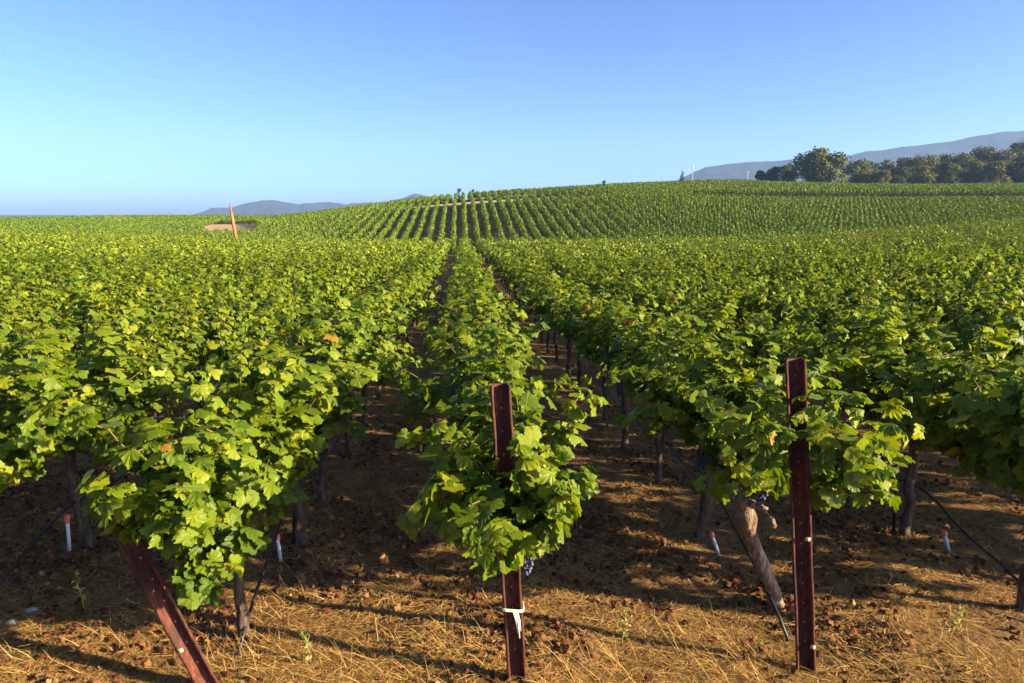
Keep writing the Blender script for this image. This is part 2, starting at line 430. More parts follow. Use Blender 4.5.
def trunk_parts(seed, lean=(0, 0), r=.042, sides=9, hcord=.82, top=(0, 0), near=.6):
    rnd = np.random.RandomState(seed + 900)
    zs = np.linspace(-.05, hcord - .02, 11)
    w = np.cumsum(rnd.normal(0, .010, (11, 2)), 0)
    path = np.stack([lean[0] * (1 - zs / hcord) + top[0] * zs / hcord + w[:, 0] * .8, lean[1] * (1 - zs / hcord) + top[1] * zs / hcord + w[:, 1] * .8, zs], -1)
    rad = r * np.interp(zs, [-.05, .05, .4, hcord], [1.5, 1.15, .92, 1.1]) * (1 + rnd.normal(0, .07, 11))
    a = tube(path, rad, sides, .18, True, rnd)
    top = path[-1]; arms = []
    for s in (-1, 1):
        n = 8; t = np.linspace(0, 1, n)
        arm = np.stack([top[0] * (1 - .25 * t) + rnd.normal(0, .012, n), top[1] * (1 - t) + s * t * (near if s < 0 else .6), top[2] + .02 + .04 * np.sin(t * 3) + rnd.normal(0, .008, n)], -1)
        arm[0] = top - np.array([0, 0, .03])
        arms.append(tube(arm, r * np.linspace(.75, .4, n), 7, .15, True, rnd))
    return a, join(arms)

# ------------------------------------------------------------------ rows: anchors from the three end posts
PB_M, PB_R, PB_L = hit(517, 681), hit(806, 672), hit(212, 692)
SP = (PB_R[0] - PB_L[0]) / 2.0
X0 = PB_M[0]
DY = (PB_R[1] - PB_L[1]) / 2.0
VS = 1.22
def row_x(i):
    return X0 + SP * i
def row_start(i):
    return PB_M[1] + DY * max(min(i, 4), -4) + .42
ORD = ['', 'first', 'second', 'third', 'fourth', 'fifth', 'sixth', 'seventh', 'eighth', 'ninth', 'tenth', 'eleventh', 'twelfth', 'thirteenth', 'fourteenth', 'fifteenth',
       'sixteenth', 'seventeenth', 'eighteenth', 'nineteenth', 'twentieth', 'twenty first', 'twenty second', 'twenty third', 'twenty fourth', 'twenty fifth', 'twenty sixth', 'twenty seventh']
def row_words(i):
    if i == 0: return 'the row behind the middle post'
    if i == -1: return 'the row behind the leaning left post'
    if i == 1: return 'the row behind the right post'
    return ('the %s row right of the right post' % ORD[i - 1]) if i > 1 else ('the %s row left of the leaning post' % ORD[-i - 1])

NVAR = 9
var0 = [gen_vine(100 + k) for k in range(NVAR)]
fol0 = [foliage_mesh(v, TPL0, M_LEAF) for v in var0]
fol1 = [foliage_mesh(v, TPL1, M_LEAFM, 1.12, .82) for v in var0]
can0 = [cane_mesh(v) for v in var0]
trk0, cor0 = [], []
for k in range(NVAR):
    a, arms = trunk_parts(k, (rs.normal(0, .04), rs.normal(0, .08)), rs.uniform(.022, .033))
    trk0.append(mesh_tris('trunk', *a, mats=[M_BARK], smooth=True)); cor0.append(mesh_tris('cordon', *arms, mats=[M_BARK], smooth=True))

# grape bunch
def grape_mesh(seed):
    rnd = np.random.RandomState(seed); parts = []
    ico = []
    n1, n2 = 6, 5
    for k in range(58):
        f = (k + .5) / 58; z = -f * .15; rr = .042 * math.sin(min(f * 2.2 + .35, 1.57)) * (1 - f * .72)
        a = k * 2.4
        c = np.array([rr * math.cos(a), rr * math.sin(a), z]) + rnd.normal(0, .004, 3); r = rnd.uniform(.0075, .0095)
        V = [c + (0, 0, r)]
        for i in range(1, n2):
            for j in range(n1):
                th = math.pi * i / n2; ph = 2 * math.pi * j / n1
                V.append(c + r * np.array([math.sin(th) * math.cos(ph), math.sin(th) * math.sin(ph), math.cos(th)]))
        V.append(c - (0, 0, r)); T = []
        for j in range(n1):
            T.append((0, 1 + j, 1 + (j + 1) % n1))
            for i in range(n2 - 2):
                p, q = 1 + i * n1 + j, 1 + i * n1 + (j + 1) % n1
                T += [(p, p + n1, q + n1), (p, q + n1, q)]
            T.append((len(V) - 1, 1 + (n2 - 2) * n1 + (j + 1) % n1, 1 + (n2 - 2) * n1 + j))
        parts.append((np.array(V), np.array(T)))
    parts.append(tube([(0, 0, .06), (.005, 0, .02), (0, 0, -.12)], .003, 5))
    V, T = join(parts)
    return mesh_tris('grape_cluster', V, T, mats=[M_GRAPE], smooth=True)
GRAPES = [grape_mesh(k) for k in range(3)]

# list every vine of the near block
near = []
for i in range(-48, 49):
    x = row_x(i); y = row_start(i)
    k = 0
    while True:
        F, L = to_FL(x, y)
        if F > 62.5 or (F > 0 and y > 70): break
        near.append((i, k, x + rs.normal(0, .02), y + rs.normal(0, .05), F, L)); y += VS; k += 1
def in_frame(x, y, m=0):
    z = float(ground(x, y))
    a = [project(x + dx, y + dy, z + h) for h in (.6, 1.5) for dx in (-.35, .35) for dy in (-.5, .5)]
    return min(p[0] for p in a) < 1018 and max(p[0] for p in a) > 6 and min(p[1] for p in a) < 678
ind, rest = [], []
for v in sorted(near, key=lambda v: v[4]):
    if v[4] < .5: continue
    if in_frame(v[2], v[3]):
        (ind if len(ind) < 300 else rest).append(v)
    else:
        lim = 512 / FPX * max(v[4], .5)
        if abs(v[5]) < lim + 6: rest.append(v)

# custom shoots for the three row-end vines (local: y toward the camera is negative)
EXTRA = {
    0: [((-.1, -.3, 1.1), (-.9, -.1, .3), .55, .15), ((.1, -.3, 1.1), (.9, -.1, .3), .55, .15), ((-.1, -.4, .95), (-.8, -.3, .0), .5, .1), ((.1, -.35, .95), (.8, -.2, .05), .45, .1), ((-.1, -.2, 1.2), (-.8, 0, .5), .5, .2), ((.1, -.3, 1.25), (.6, -.2, .7), .45, .2),
        ((.02, -.5, .95), (.5, -.5, .4), .45, .30), ((-.05, -.5, .95), (-.6, -.4, .3), .50, .30), ((.0, -.5, .9), (.2, -.7, .2), .38, .4),
        ((0, -.5, .9), (-.25, -.7, .2), .45, .5), ((.05, -.45, 1.0), (.85, -.2, .5), .55, .2), ((-.1, -.45, 1.0), (-.85, -.15, .4), .55, .25),
        ((.1, -.5, .85), (.4, -.5, .0), .36, .2), ((-.1, -.5, .85), (-.5, -.6, -.1), .46, .25), ((0, -.45, 1.0), (.1, -.4, .8), .5, .3), ((0, -.55, .8), (-.15, -.4, -.6), .34, .1),
        ((.0, -.45, 1.0), (-.3, -.3, .8), .55, .3), ((.1, -.45, 1.0), (.4, -.3, .8), .55, .3), ((.05, -.55, .8), (.25, -.4, -.4), .30, .1), ((-.05, -.55, .85), (-.35, -.4, -.2), .42, .1),
        ((.1, -.4, 1.05), (.7, -.2, .6), .5, .2), ((-.1, -.4, 1.05), (-.7, -.2, .7), .5, .2)],
    -1: [((.15, -.3, .8), (.6, -.4, -.3), .5, .2), ((.2, -.2, .75), (.7, -.2, -.2), .5, .25), ((.1, -.5, .75), (.35, -.6, -.3), .45, .15), ((.25, 0, .8), (.7, -.2, 0), .5, .3), ((.2, .2, .8), (.7, -.1, -.1), .45, .3),
         ((-.1, -.5, .95), (-.45, -.75, .15), .5, .2), ((-.15, -.5, 1.0), (-.55, -.6, .0), .5, .15), ((-.1, -.5, 1.0), (-.3, -.9, .1), .45, .2), ((0, -.5, 1.0), (.3, -.6, .3), .55, .4), ((.1, -.5, .95), (.5, -.5, .1), .55, .35), ((.1, -.5, .9), (.3, -.6, -.2), .50, .2), ((.2, -.4, .8), (.4, -.4, -.4), .42, .1),
         ((-.1, -.5, 1.0), (-.6, -.5, .4), .7, .25), ((0, -.5, 1.1), (0, -.7, .5), .6, .4), ((.1, -.55, .8), (.2, -.4, -.7), .36, .1), ((.2, -.3, .85), (.6, -.3, -.1), .5, .3),
         ((.0, -.55, .85), (.15, -.5, -.5), .42, .1), ((-.1, -.4, 1.2), (-.5, -.5, .7), .7, .2), ((.1, -.5, 1.2), (.2, -.6, .6), .5, .3),
         ((-.2, -.4, 1.0), (-.8, -.3, .3), .75, .2), ((.05, -.6, .9), (.3, -.3, -.3), .5, .15), ((-.2, -.5, 1.1), (-.7, -.4, .5), .75, .2), ((-.2, -.5, 1.0), (-.5, -.7, .2), .6, .3),
         ((-.2, -.4, 1.2), (-.6, -.3, .9), .7, .2), ((-.1, -.5, 1.0), (-.3, -.8, .4), .55, .3), ((-.2, -.5, .95), (-.6, -.6, .1), .6, .2), ((0, -.4, 1.2), (.3, -.5, .9), .6, .25),
         ((-.1, -.5, 1.1), (-.4, -.7, .5), .6, .25), ((.1, -.4, 1.1), (.6, -.4, .6), .6, .3), ((-.3, -.4, 1.1), (-.9, -.3, .4), .6, .2)],
    1: [((-.15, -.3, .9), (-.4, -.3, -.3), .42, .2), ((-.2, 0, .9), (-.5, -.1, -.2), .42, .2), ((-.1, -.2, .9), (-.2, -.5, -.3), .38, .1), ((-.2, -.3, .9), (-.15, -.4, -.5), .36, .1), ((-.1, -.3, .85), (-.3, -.2, -.5), .36, .1), ((.1, -.45, .95), (.7, -.4, .2), .45, .3), ((.1, -.45, .9), (.8, -.3, .1), .42, .35), ((0, -.45, 1.0), (.6, -.4, .5), .55, .3), ((-.1, -.4, .95), (-.6, -.3, .3), .5, .4),
        ((.0, -.4, 1.1), (-.2, -.5, .6), .5, .35), ((.1, -.4, 1.1), (.4, -.4, .8), .6, .3), ((-.2, -.3, 1.0), (-.7, -.3, .6), .55, .35), ((.15, -.4, .95), (.9, -.2, .5), .5, .3),
        ((.0, -.4, 1.1), (.8, -.1, .8), .6, .3), ((-.1, -.4, 1.1), (-.6, -.2, .8), .6, .3), ((.0, -.4, 1.15), (.2, -.4, .9), .5, .3)],
}
TRIM = {-1: ([-60, 0, 60, 90, 105, 150, 178, 205, 225, 250, 275, 300, 340, 360], [420, 430, 470, 500, 535, 545, 600, 606, 585, 560, 540, 490, 460, 300]),
        0: ([380, 386, 392, 405, 430, 470, 490, 520, 560, 578, 600, 612, 616], [100, 400, 440, 545, 530, 572, 582, 560, 553, 520, 470, 400, 100]),
        1: ([600, 640, 690, 720, 750, 781, 782, 817, 818, 850, 890, 902, 960, 1000], [380, 470, 490, 505, 500, 495, 445, 452, 515, 502, 512, 470, 440, 420])}
def trim(vv, i, loc):
    xs, ys = TRIM[i]
    def keep(P, m=4):
        W = P + np.array(loc); px, py = project(W[:, 0], W[:, 1], W[:, 2])
        return py < np.interp(px, xs, ys) - m
    m = keep(vv['P'], 9)
    for k in 'PTNSt': vv[k] = vv[k][m]
    out = []
    for p in vv['paths']:
        b = ~keep(p, 12); n = int(np.argmax(b)) if b.any() else len(p)
        if n >= 3: out.append(p[:n])
    vv['paths'] = out
def vine_object(v, label, near_detail):
    i, k, x, y, F, L = v
    root = link('grapevine', None, None, (x, y, float(ground(x, y))), label=label, category='grapevine', group='grapevines in the near rows')
    root.rotation_euler.z = rs.choice([0, math.pi]) + rs.normal(0, .05)
    s = rs.uniform(.93, 1.07); root.scale = (s, 1, s * rs.uniform(.96, 1.04))
    j = rs.randint(NVAR)
    if k > 0 and i == 0 and F < 11: root.location.x -= .10; root.scale.x *= 1.2; root.rotation_euler.z = 0
    if k > 0 and i == 1: root.location.x -= .05; root.scale.x *= 1.15
    if k > 0 and i == -1: root.location.x += .06; root.scale.x *= 1.2
    if F < 9 and k > 0: root.scale.z *= 1.05
    custom = (k == 0 and i in EXTRA) or F < 5.6
    if custom:
        root.rotation_euler.z = 0; root.scale = ((1.35 if k else 1.0) if i != 0 else 1.1 if k else 1.0, 1, 1.05 if k else 1.0)
        vv = gen_vine(3000 + i * 37 + k, EXTRA.get(i, ()) if k == 0 else (), 32 if k else 36, dens=3.5)
        if k == 0 and i in TRIM: trim(vv, i, root.location)
        link('foliage', foliage_mesh(vv, TPL0, M_LEAF), root); link('canes', cane_mesh(vv), root)
        lean, r = ((.02, .05), .028)
        if (i, k) == (1, 0): lean, r = tuple(hit(776, 606)[:2] - np.array([x, y])), .041
        tp = (0, 0)
        if (i, k) == (1, 0):
            q = at(738, 455, to_FL(x, y + .1)[0]); tp = (q[0] - x, q[1] - y)
        a, arms = trunk_parts(500 + i * 11 + k, lean, r, 14, .84, tp, .2 if k == 0 else .6)
        link('trunk', mesh_tris('trunk', *a, mats=[M_PALEBARK if (i, k) == (1, 0) else M_BARK], smooth=True), root); link('cordon', mesh_tris('cordon', *arms, mats=[M_PALEBARK if (i, k) == (1, 0) else M_BARK], smooth=True), root)
    else:
        link('foliage', (fol0 if F < 11 else fol1)[j], root); link('trunk', trk0[j], root)
        if F < 14: link('cordon', cor0[j], root); link('canes', can0[j], root)
    if F < 8 and k > 0:
        for q in range(2):
            g = link('grape_cluster', GRAPES[q % 3], root, (rs.choice([-1, 1]) * rs.uniform(.08, .16), rs.uniform(-.5, .5), rs.uniform(.82, .95)))
            g.rotation_euler.z = rs.uniform(0, 6)
    return root

count = {}
roots = {}
for v in sorted(ind, key=lambda v: (v[0], v[4])):
    i, k = v[0], v[1]; count[i] = count.get(i, 0) + 1
    n = count[i]
    if (i, k) == (0, 0): lab = 'grapevine spilling bright leaves round the middle rusty post'
    elif (i, k) == (-1, 0): lab = 'big bright grapevine hanging leaves down the leaning left post'
    elif (i, k) == (1, 0): lab = 'dark shaded grapevine with thick pale trunk behind the right post'
    else: lab = 'grapevine, %s visible from the camera in %s' % (ORD[n], row_words(i))
    roots[(i, k)] = vine_object(v, lab, True)
print('individual vines', len(ind), 'rest', len(rest))
# bunches that show beside the posts
for (i, k), px, py, F in (((0, 0), 527, 545, PB_M[1] - .12), ((0, 0), 540, 528, PB_M[1] - .05), ((-1, 0), 196, 578, 3.05), ((1, 0), 762, 478, 3.45)):
    p = at(px, py, F); r = roots[(i, k)]
    link('grape_cluster', GRAPES[k % 3], r, p - np.array(r.location))

# ------------------------------------------------------------------ the other vines (far past three hundred) as one mass
VV, TT, TI, MI, off = [], [], [], [], 0
def push(V, T, ti, m):
    global off
    VV.append(V.astype(np.float32)); TT.append((T + off).astype(np.int32)); TI.append(ti.astype(np.float32)); MI.append(np.full(len(T), m, np.int32)); off += len(V)
def lod(tplname, keep, scale):
    out = []
    for v in var0:
        m = np.random.RandomState(5).rand(len(v['P'])) < keep
        V, T, uv, ti = leaf_arrays(tplname, v['P'][m], v['T'][m], v['N'][m], v['S'][m] * scale, v['t'][m], v['rnd'])
        out.append((V, T, ti))
    return out
L1, L2 = lod(TPL1, .7, 1.2), lod(TPL2, .42, 1.45)
tk = [tube([(0, 0, -.05), (.01, .02, .4), (0, 0, .88)], [.05, .04, .045], 5, cap=False) for _ in range(1)][0]
for (i, k, x, y, F, L) in rest:
    j = rs.randint(NVAR); V, T, ti = (L1 if (F < 22) else L2)[j]
    sx = rs.choice([-1, 1]); s = rs.uniform(.9, 1.1)
    z = float(ground(x, y))
    push(V * np.array([sx * s, sx, s]) + np.array([x, y, z]), T, np.where(ti > .88, ti, np.clip(ti + .05 + rs.normal(0, .03), 0, .88)), 0)
    push(tk[0] + np.array([x, y, z]), tk[1], np.zeros(len(tk[0])), 1)
# far hill and plateau blocks
fx = []
for i in range(-190, 290):
    x = X0 + SP * .9 * i + .25
    ys = np.arange(60, 330, VS); ys = ys + rs.normal(0, .06, len(ys))
    xs = np.full(len(ys), x) + rs.normal(0, .04, len(ys))
    fx.append(np.stack([xs, ys], -1))
fx = np.concatenate(fx)
F, L = to_FL(fx[:, 0], fx[:, 1]); px = 512 + 672 * L / F
ok = (F > 70.5) & (px > -40) & (px < 1064) & (F < np.interp(px, [0, 240, 340, 590, 640, 700, 760, 1024], [250, 250, 170, 175, 240, 310, 255, 250]))
ok &= ~((np.abs(F - TRACK_F(px)) < 4.5) & (px > 366) & (px < 610))
ok &= ~((F > 116.5) & (F < 132) & (px > 690))
ok &= ~((F > SAND[0] - 12) & (F < SAND[1]) & (px > np.interp(F, [SAND[0], SAND[0] + 8, SAND[1]], [204, 197, 219]) + rs.normal(0, 1.2, len(F))) & (px < np.interp(F, [SAND[0], SAND[1]], [258, 240]) + rs.normal(0, 2, len(F))))
ok &= rs.rand(len(F)) > .02
fx, F, px = fx[ok], F[ok], px[ok]
zf = ground(fx[:, 0], fx[:, 1])
print('far vines', len(fx))
for lo, hi, nl, sz in ((70, 95, 150, .095), (95, 135, 96, .115), (135, 330, 44, .17)):
    m = (F >= lo) & (F < hi); n = m.sum() * nl
    base = np.repeat(np.stack([fx[m][:, 0], fx[m][:, 1], zf[m]], -1), nl, 0)
    d_ = unit(rs.normal(0, 1, (n, 3)))                                  # each vine a ragged mound of its own
    vt = np.repeat(rs.uniform(.80, 1.16, (m.sum(), 1)), nl, 0); sk = np.repeat(rs.normal(0, .05, (m.sum(), 3)), nl, 0)
    rad = np.array([.29, .53, .60]) * vt
    rr = rs.uniform(.62, 1.12, (n, 1)); rr = np.where(rs.rand(n, 1) < .06, rr * 1.2, rr)
    P = base + np.array([0, 0, .88]) + sk + d_ * rad * rr
    N = unit(d_ / rad * .6 + rs.normal(0, .32, (n, 3)))
    T = unit(rs.normal(0, 1, (n, 3)) + np.array([0, 0, -.6])); 
    ti = np.clip(rs.normal(.42, .17, n) + np.repeat(rs.normal(0, .06, m.sum()), nl), 0, .92)
    V, Tt, uv, tt = leaf_arrays(TPL3, P, T, N, np.full(n, sz) * rs.uniform(.7, 1.2, n), ti, rs)
    push(V, Tt, tt, 0)
me = mesh_tris('distant_vines', np.concatenate(VV), np.concatenate(TT), None, np.concatenate(TI), [M_FARLEAF, M_BARK], np.concatenate(MI))
link('distant_vines', me, kind='stuff', label='rows of grapevines covering the far field and the hill', category='vines')
print('mass tris', len(me.polygons))

# ------------------------------------------------------------------ end posts
def post(name, base, top, yaw, label, holes, clips, extra=.06):
    base = np.array(base, float); top = np.array(top, float)
    zax = unit(top - base); xax = unit(np.cross(np.array([-math.sin(yaw), math.cos(yaw), 0]), zax)); yax = np.cross(zax, xax)
    M = np.stack([xax, yax, zax], 1)
    ln = np.linalg.norm(top - base)
    root = link(name, None, None, base, label=label, category='post', group='rusty steel row end posts')
    # hat-shaped steel channel, open toward the camera
    w, d, t, lip = .050, .042, .005, .016
    prof = [(-w, 0), (-w + lip, 0), (-w + lip, d - t), (w - lip, d - t), (w - lip, 0), (w, 0), (w, t), (w - lip + t, t), (w - lip + t, d), (-w + lip - t, d), (-w + lip - t, t), (-w, t)]
    zs = [-.25, .02] + list(np.linspace(.1, ln - .01, 14)) + [ln]
    rn = np.random.RandomState(int(abs(base[0]) * 100) + 3)
    V = []
    for z in zs:
        j = rn.normal(0, .0012, 2)
        sc = 1 if z < ln - .002 else .985
        for x, y in prof: V.append(M @ np.array([x * sc + j[0], y - .02 + j[1], z]))
    k = len(prof); T = []
    for r in range(len(zs) - 1):
        for s in range(k):
            p, q = r * k + s, r * k + (s + 1) % k
            T += [(p, q, q + k), (p, q + k, p + k)]
    b0 = (len(zs) - 1) * k
    for q in ((0, 1, 7 + 3, 11), (1, 2, 9, 10), (2, 3, 8, 9), (3, 4, 7, 8), (4, 5, 6, 7)):
        T += [(b0 + q[0], b0 + q[1], b0 + q[2]), (b0 + q[0], b0 + q[2], b0 + q[3])]
    link('post_channel', mesh_tris('post_channel', np.array(V), np.array(T), mats=[M_RUST]), root)
    # punched holes down the web
    parts = []
    for z in np.arange(.18, ln - .05, holes):
        parts.append(tube([M @ np.array([.0, d - t - .021, z]), M @ np.array([.0, d - t - .0235, z])], .0048, 10))
    Vh, Th = join(parts); link('bolt_row', mesh_tris('bolt_row', Vh, Th, mats=[M_HOLE]), root)
    for z, xo in clips:
        rt = M @ np.array([[math.cos(.25), -0, math.sin(.25)], [0, 1, 0], [-math.sin(.25), 0, math.cos(.25)]])
        v1, t1 = box(M @ np.array([xo, -.0235, z]), (.026, .004, .022), rt)
        v2, t2 = tube([M @ np.array([xo, -.0255, z]), M @ np.array([xo, -.034, z])], .005, 8)
        V_, T_ = join([(v1, t1), (v2, t2)]); link('wire_clip', mesh_tris('wire_clip', V_, T_, mats=[M_ZINC]), root)
    return root, M, ln

F_M = to_FL(*PB_M[:2])[0]; F_R = to_FL(*PB_R[:2])[0]; F_L = to_FL(*PB_L[:2])[0]
root_m, Mm, lm = post('end_post', PB_M, at(500, 384, F_M), -.05, 'upright rusty steel end post with white twine, in the middle', .12, ((.72, .0),))
root_r, Mr, lr = post('end_post', PB_R, at(795, 359, F_R + .02), -.35, 'rusty steel end post with square clips at the right row', .115, ((.80, .028), (.17, .036)))
root_l, Ml, ll = post('end_post', PB_L, at(97, 480, F_L - .08), .30, 'strongly leaning rusty steel end post half buried in leaves at left', .13, ((.3, -.03),))
# white twine tied round the middle post with two hanging ends
tz = lm * (682 - 604) / (682 - 384)
ring = []
for s in range(25):
    a = s / 24 * 2 * math.pi
    ring.append(Mm @ np.array([.055 * max(-1, min(1, 1.25 * math.cos(a))), .003 + .031 * max(-1, min(1, 1.25 * math.sin(a))), tz + .006 * math.sin(a * 2)]))
parts = [tube(ring, .0042, 6), tube([p + Mm @ np.array([0, 0, .009]) for p in ring], .0040, 6)]
for dx, ln_, w in ((.012, .12, .004), (.020, .15, .005), (.028, .11, .004), (.006, .07, .004)):
    parts.append(tube([Mm @ np.array([dx - .005, -.034, tz]), Mm @ np.array([dx + .003, -.040, tz - ln_ * .4]), Mm @ np.array([dx + .006, -.034, tz - ln_])], [w, w * 1.1, w * .7], 6))
V_, T_ = join(parts)
link('twine', mesh_tris('twine', V_, T_, mats=[M_TWINE], smooth=True), None, PB_M, label='white twine knotted round the middle rusty post', category='twine')

# ------------------------------------------------------------------ thin steel stakes beside the near vines
STK = []
for v in ind:
    if v[0] in (-2, -1, 0, 1, 2) and v[4] < 9.5 and v[1] > 0 and not (v[0] == 0 and v[4] > 6): STK.append(v)
for v in STK:
    x, y = v[2] + rs.normal(0, .03), v[3] + .10
    z = float(ground(x, y)); h = rs.uniform(1.0, 1.15)
    dx, dy = rs.normal(0, .05), rs.normal(0, .05)
    cr = [tube([(0, 0, -.1), (dx * .5, dy * .5, h * .5), (dx, dy, h)], .011, 4), tube([(.012, 0, -.1), (dx * .5 + .012, dy * .5, h * .5), (dx + .012, dy, h)], .006, 4)]
    n = sum(1 for q in ind if q[0] == v[0] and q[4] <= v[4])
    link('vine_stake', mesh_tris('vine_stake', *join(cr), mats=[M_RUSTD]), None, (x, y, z), label='thin steel stake, %s visible vine in %s' % (ORD[n], row_words(v[0])), category='stake', group='steel stakes beside the vines')

# ------------------------------------------------------------------ drip hoses and trellis wires
def row_line(i, h, sag, y0, y1, r, drop=None):
    pts = []
    ys = np.concatenate([np.arange(y0, min(y0 + 9, y1), .15), np.arange(min(y0 + 9, y1), y1, .6)])
    for y in ys:
        x = row_x(i) + .05 + .02 * math.sin(y * 1.3 + i)
        hh = h - sag * abs(math.sin(math.pi * (y - row_start(i)) / VS))
        if drop is not None: hh = drop + (hh - drop) * min(1, max(0, (y - y0) / 1.1)) ** .8
        pts.append((x, y, float(ground(x, y)) + hh))
    return tube(pts, r, 6)
HL = {-2: 'black drip hose low along the row left of the leaning post', -1: 'black drip hose low along the row behind the leaning post', 0: 'black drip hose low along the row behind the middle post',
      1: 'black drip hose running down to the trunk behind the right post', 2: 'black drip hose sagging beside the row right of the right post', 3: 'black drip hose in the second row right of the right post'}
for i in (-2, -1, 0, 1, 2, 3):
    y0 = row_start(i) - .1
    link('drip_hose', mesh_tris('drip_hose', *row_line(i, .42, .05, y0, y0 + 24, .0095, .02), mats=[M_HOSE], smooth=True), label=HL[i], category='hose', group='drip hoses along the rows')

# ------------------------------------------------------------------ pipe stubs with red caps
for (bx, by), (tx, ty), lab in (((70, 554), (67, 515), 'pale pipe stub with red cap left of the leaning post'), ((281, 562), (277, 534), 'pale pipe stub with red cap behind the leaning left post'),
                                ((719, 556), (711, 532), 'short tilted pipe stub left of the right post'), ((949, 552), (944, 531), 'short tilted pipe stub under the hose right of the right post')):
    p = hit(bx, by); Fp = to_FL(p[0], p[1])[0]; q = at(tx, ty, Fp) - p; q0 = unit(q)
    s = link('pipe_stub', None, None, p, label=lab, category='pipe stub', group='pipe stubs in the shade')
    ln = np.linalg.norm(q)
    a = tube([-q0 * .05, q0 * ln * .5, q0 * ln * .86], [.0125, .0125, .0125], 12)
    link('tube', mesh_tris('tube', *a, mats=[M_PIPE], smooth=False), s)
    c = tube([q0 * ln * .80, q0 * ln * .82, q0 * ln * .97, q0 * ln], [.0155, .018, .018, .013], 12)
    link('cap', mesh_tris('cap', *c, mats=[M_CAP]), s)

# ------------------------------------------------------------------ dry grass, litter, weeds, stones
def blades(n, Ffun, tall, rnd, px=(-150, 1180)):
    F = Ffun(n); p = rnd.uniform(px[0], px[1], n); L = (p - 512) / 672 * F
    x, y = from_FL(F, L); return x, y
def blade_arrays(x, y, length, elev, bend, width, tint, rnd):
    n = len(x); az = rnd.uniform(0, 2 * math.pi, n); z = ground(x, y)
    V = []
    for k, t in enumerate((0, .35, .7, 1.0)):
        e = elev - bend * t
        r = length * t * np.cos(e); h = length * t * np.sin(elev - bend * t * .6)
        cx, cy, cz = x + r * np.cos(az), y + r * np.sin(az), z + np.maximum(h, .004 + .012 * rnd.rand(n))
        w = width * (1 - .75 * t)
        V.append(np.stack([cx - w * np.sin(az), cy + w * np.cos(az), cz], -1)); V.append(np.stack([cx + w * np.sin(az), cy - w * np.cos(az), cz + w * .5], -1))
    V = np.stack(V, 1).reshape(-1, 3)
    f = np.array([(0, 1, 3), (0, 3, 2), (2, 3, 5), (2, 5, 4), (4, 5, 7), (4, 7, 6)])
    T = (f[None] + (np.arange(n) * 8)[:, None, None]).reshape(-1, 3)
    return V, T, np.repeat(tint, 8)
gr = np.random.RandomState(21)
A = []
n = 190000
F = 2.1 + 7.5 * gr.rand(n) ** 2.4; p = gr.uniform(-160, 1190, n); x, y = from_FL(F, (p - 512) / 672 * F)
patchy = np.sin(x * 2.3 + 1) * np.cos(y * 2.9 + .5) + .5 * np.sin(x * 5.1 - y * 3.7)
kp = (gr.rand(n) < .58 + .35 * patchy) | (F < 3.3)
x, y = x[kp], y[kp]; n = len(x)
A.append((*blade_arrays(x, y, gr.uniform(.05, .18, n), gr.uniform(.01, .34, n), gr.uniform(0, .6, n), gr.uniform(.0011, .0027, n), np.clip(gr.normal(.5, .22, n), 0, 1), gr),))
# tufts
tx, ty = [], []
tuft_spots = [(455, 640, .16), (440, 668, .14), (240, 640, .16), (265, 655, .16), (300, 600, .12), (345, 665, .12), (215, 668, .1), (610, 670, .10), (700, 676, .12), (870, 668, .12), (905, 660, .12),
              (990, 672, .12), (745, 668, .1), (400, 655, .15), (30, 668, .12), (120, 640, .1), (560, 672, .1), (330, 560, .12), (690, 640, .1)]
for (sx, sy, rad) in tuft_spots:
    c = hit(sx, sy); k = 200
    tx.append(c[0] + gr.normal(0, rad, k)); ty.append(c[1] + gr.normal(0, rad, k))
tx, ty = np.concatenate(tx), np.concatenate(ty); n = len(tx)
A.append((*blade_arrays(tx, ty, gr.uniform(.06, .20, n), gr.uniform(.1, 1.1, n), gr.uniform(0, 1.2, n), gr.uniform(.0009, .002, n), np.clip(gr.normal(.68, .2, n), 0, 1), gr),))
# far straw in the lanes
n = 16000
F = 9 + 16 * gr.rand(n); p = gr.uniform(250, 720, n); x, y = from_FL(F, (p - 512) / 672 * F)
A.append((*blade_arrays(x, y, gr.uniform(.1, .3, n), gr.uniform(.05, .7, n), gr.uniform(0, .6, n), gr.uniform(.002, .004, n), np.clip(gr.normal(.5, .22, n), 0, 1), gr),))
o = 0; Vs, Ts, Is = [], [], []
for v, t, i_ in A: Vs.append(v); Ts.append(t + o); Is.append(i_); o += len(v)
link('dry_grass', mesh_tris('dry_grass', np.concatenate(Vs), np.concatenate(Ts), None, np.concatenate(Is), [M_STRAW]), kind='stuff', label='matted dry straw grass between the rows', category='grass')
# litter
n = 24000
F = 2.1 + 7 * gr.rand(n) ** 1.1; p = gr.uniform(-140, 1170, n); x, y = from_FL(F, (p - 512) / 672 * F)
pk = np.sin(x * 3.1 - 2) * np.cos(y * 2.3 + 1.5) + .6 * np.sin(x * 7 + y * 5)
kp = gr.rand(n) < (.40 + .55 * pk) * np.clip((F - 2.4) / 1.6, .30, 1); x, y = x[kp], y[kp]; n = len(x)
P = np.stack([x, y, ground(x, y) + gr.uniform(.012, .035, n)], -1)
N = unit(np.stack([gr.normal(0, .8, n), gr.normal(0, .8, n), np.ones(n)], -1)); T = unit(np.stack([gr.normal(0, 1, n), gr.normal(0, 1, n), gr.normal(0, .2, n)], -1))
TPLC = (TPL1[0] * np.array([1, 1, 2.2]), TPL1[1])
V, Tt, uv, tt = leaf_arrays(TPLC, P, T, N, gr.uniform(.010, .034, n), np.clip(gr.beta(1.2, 1.8, n), 0, 1), gr)
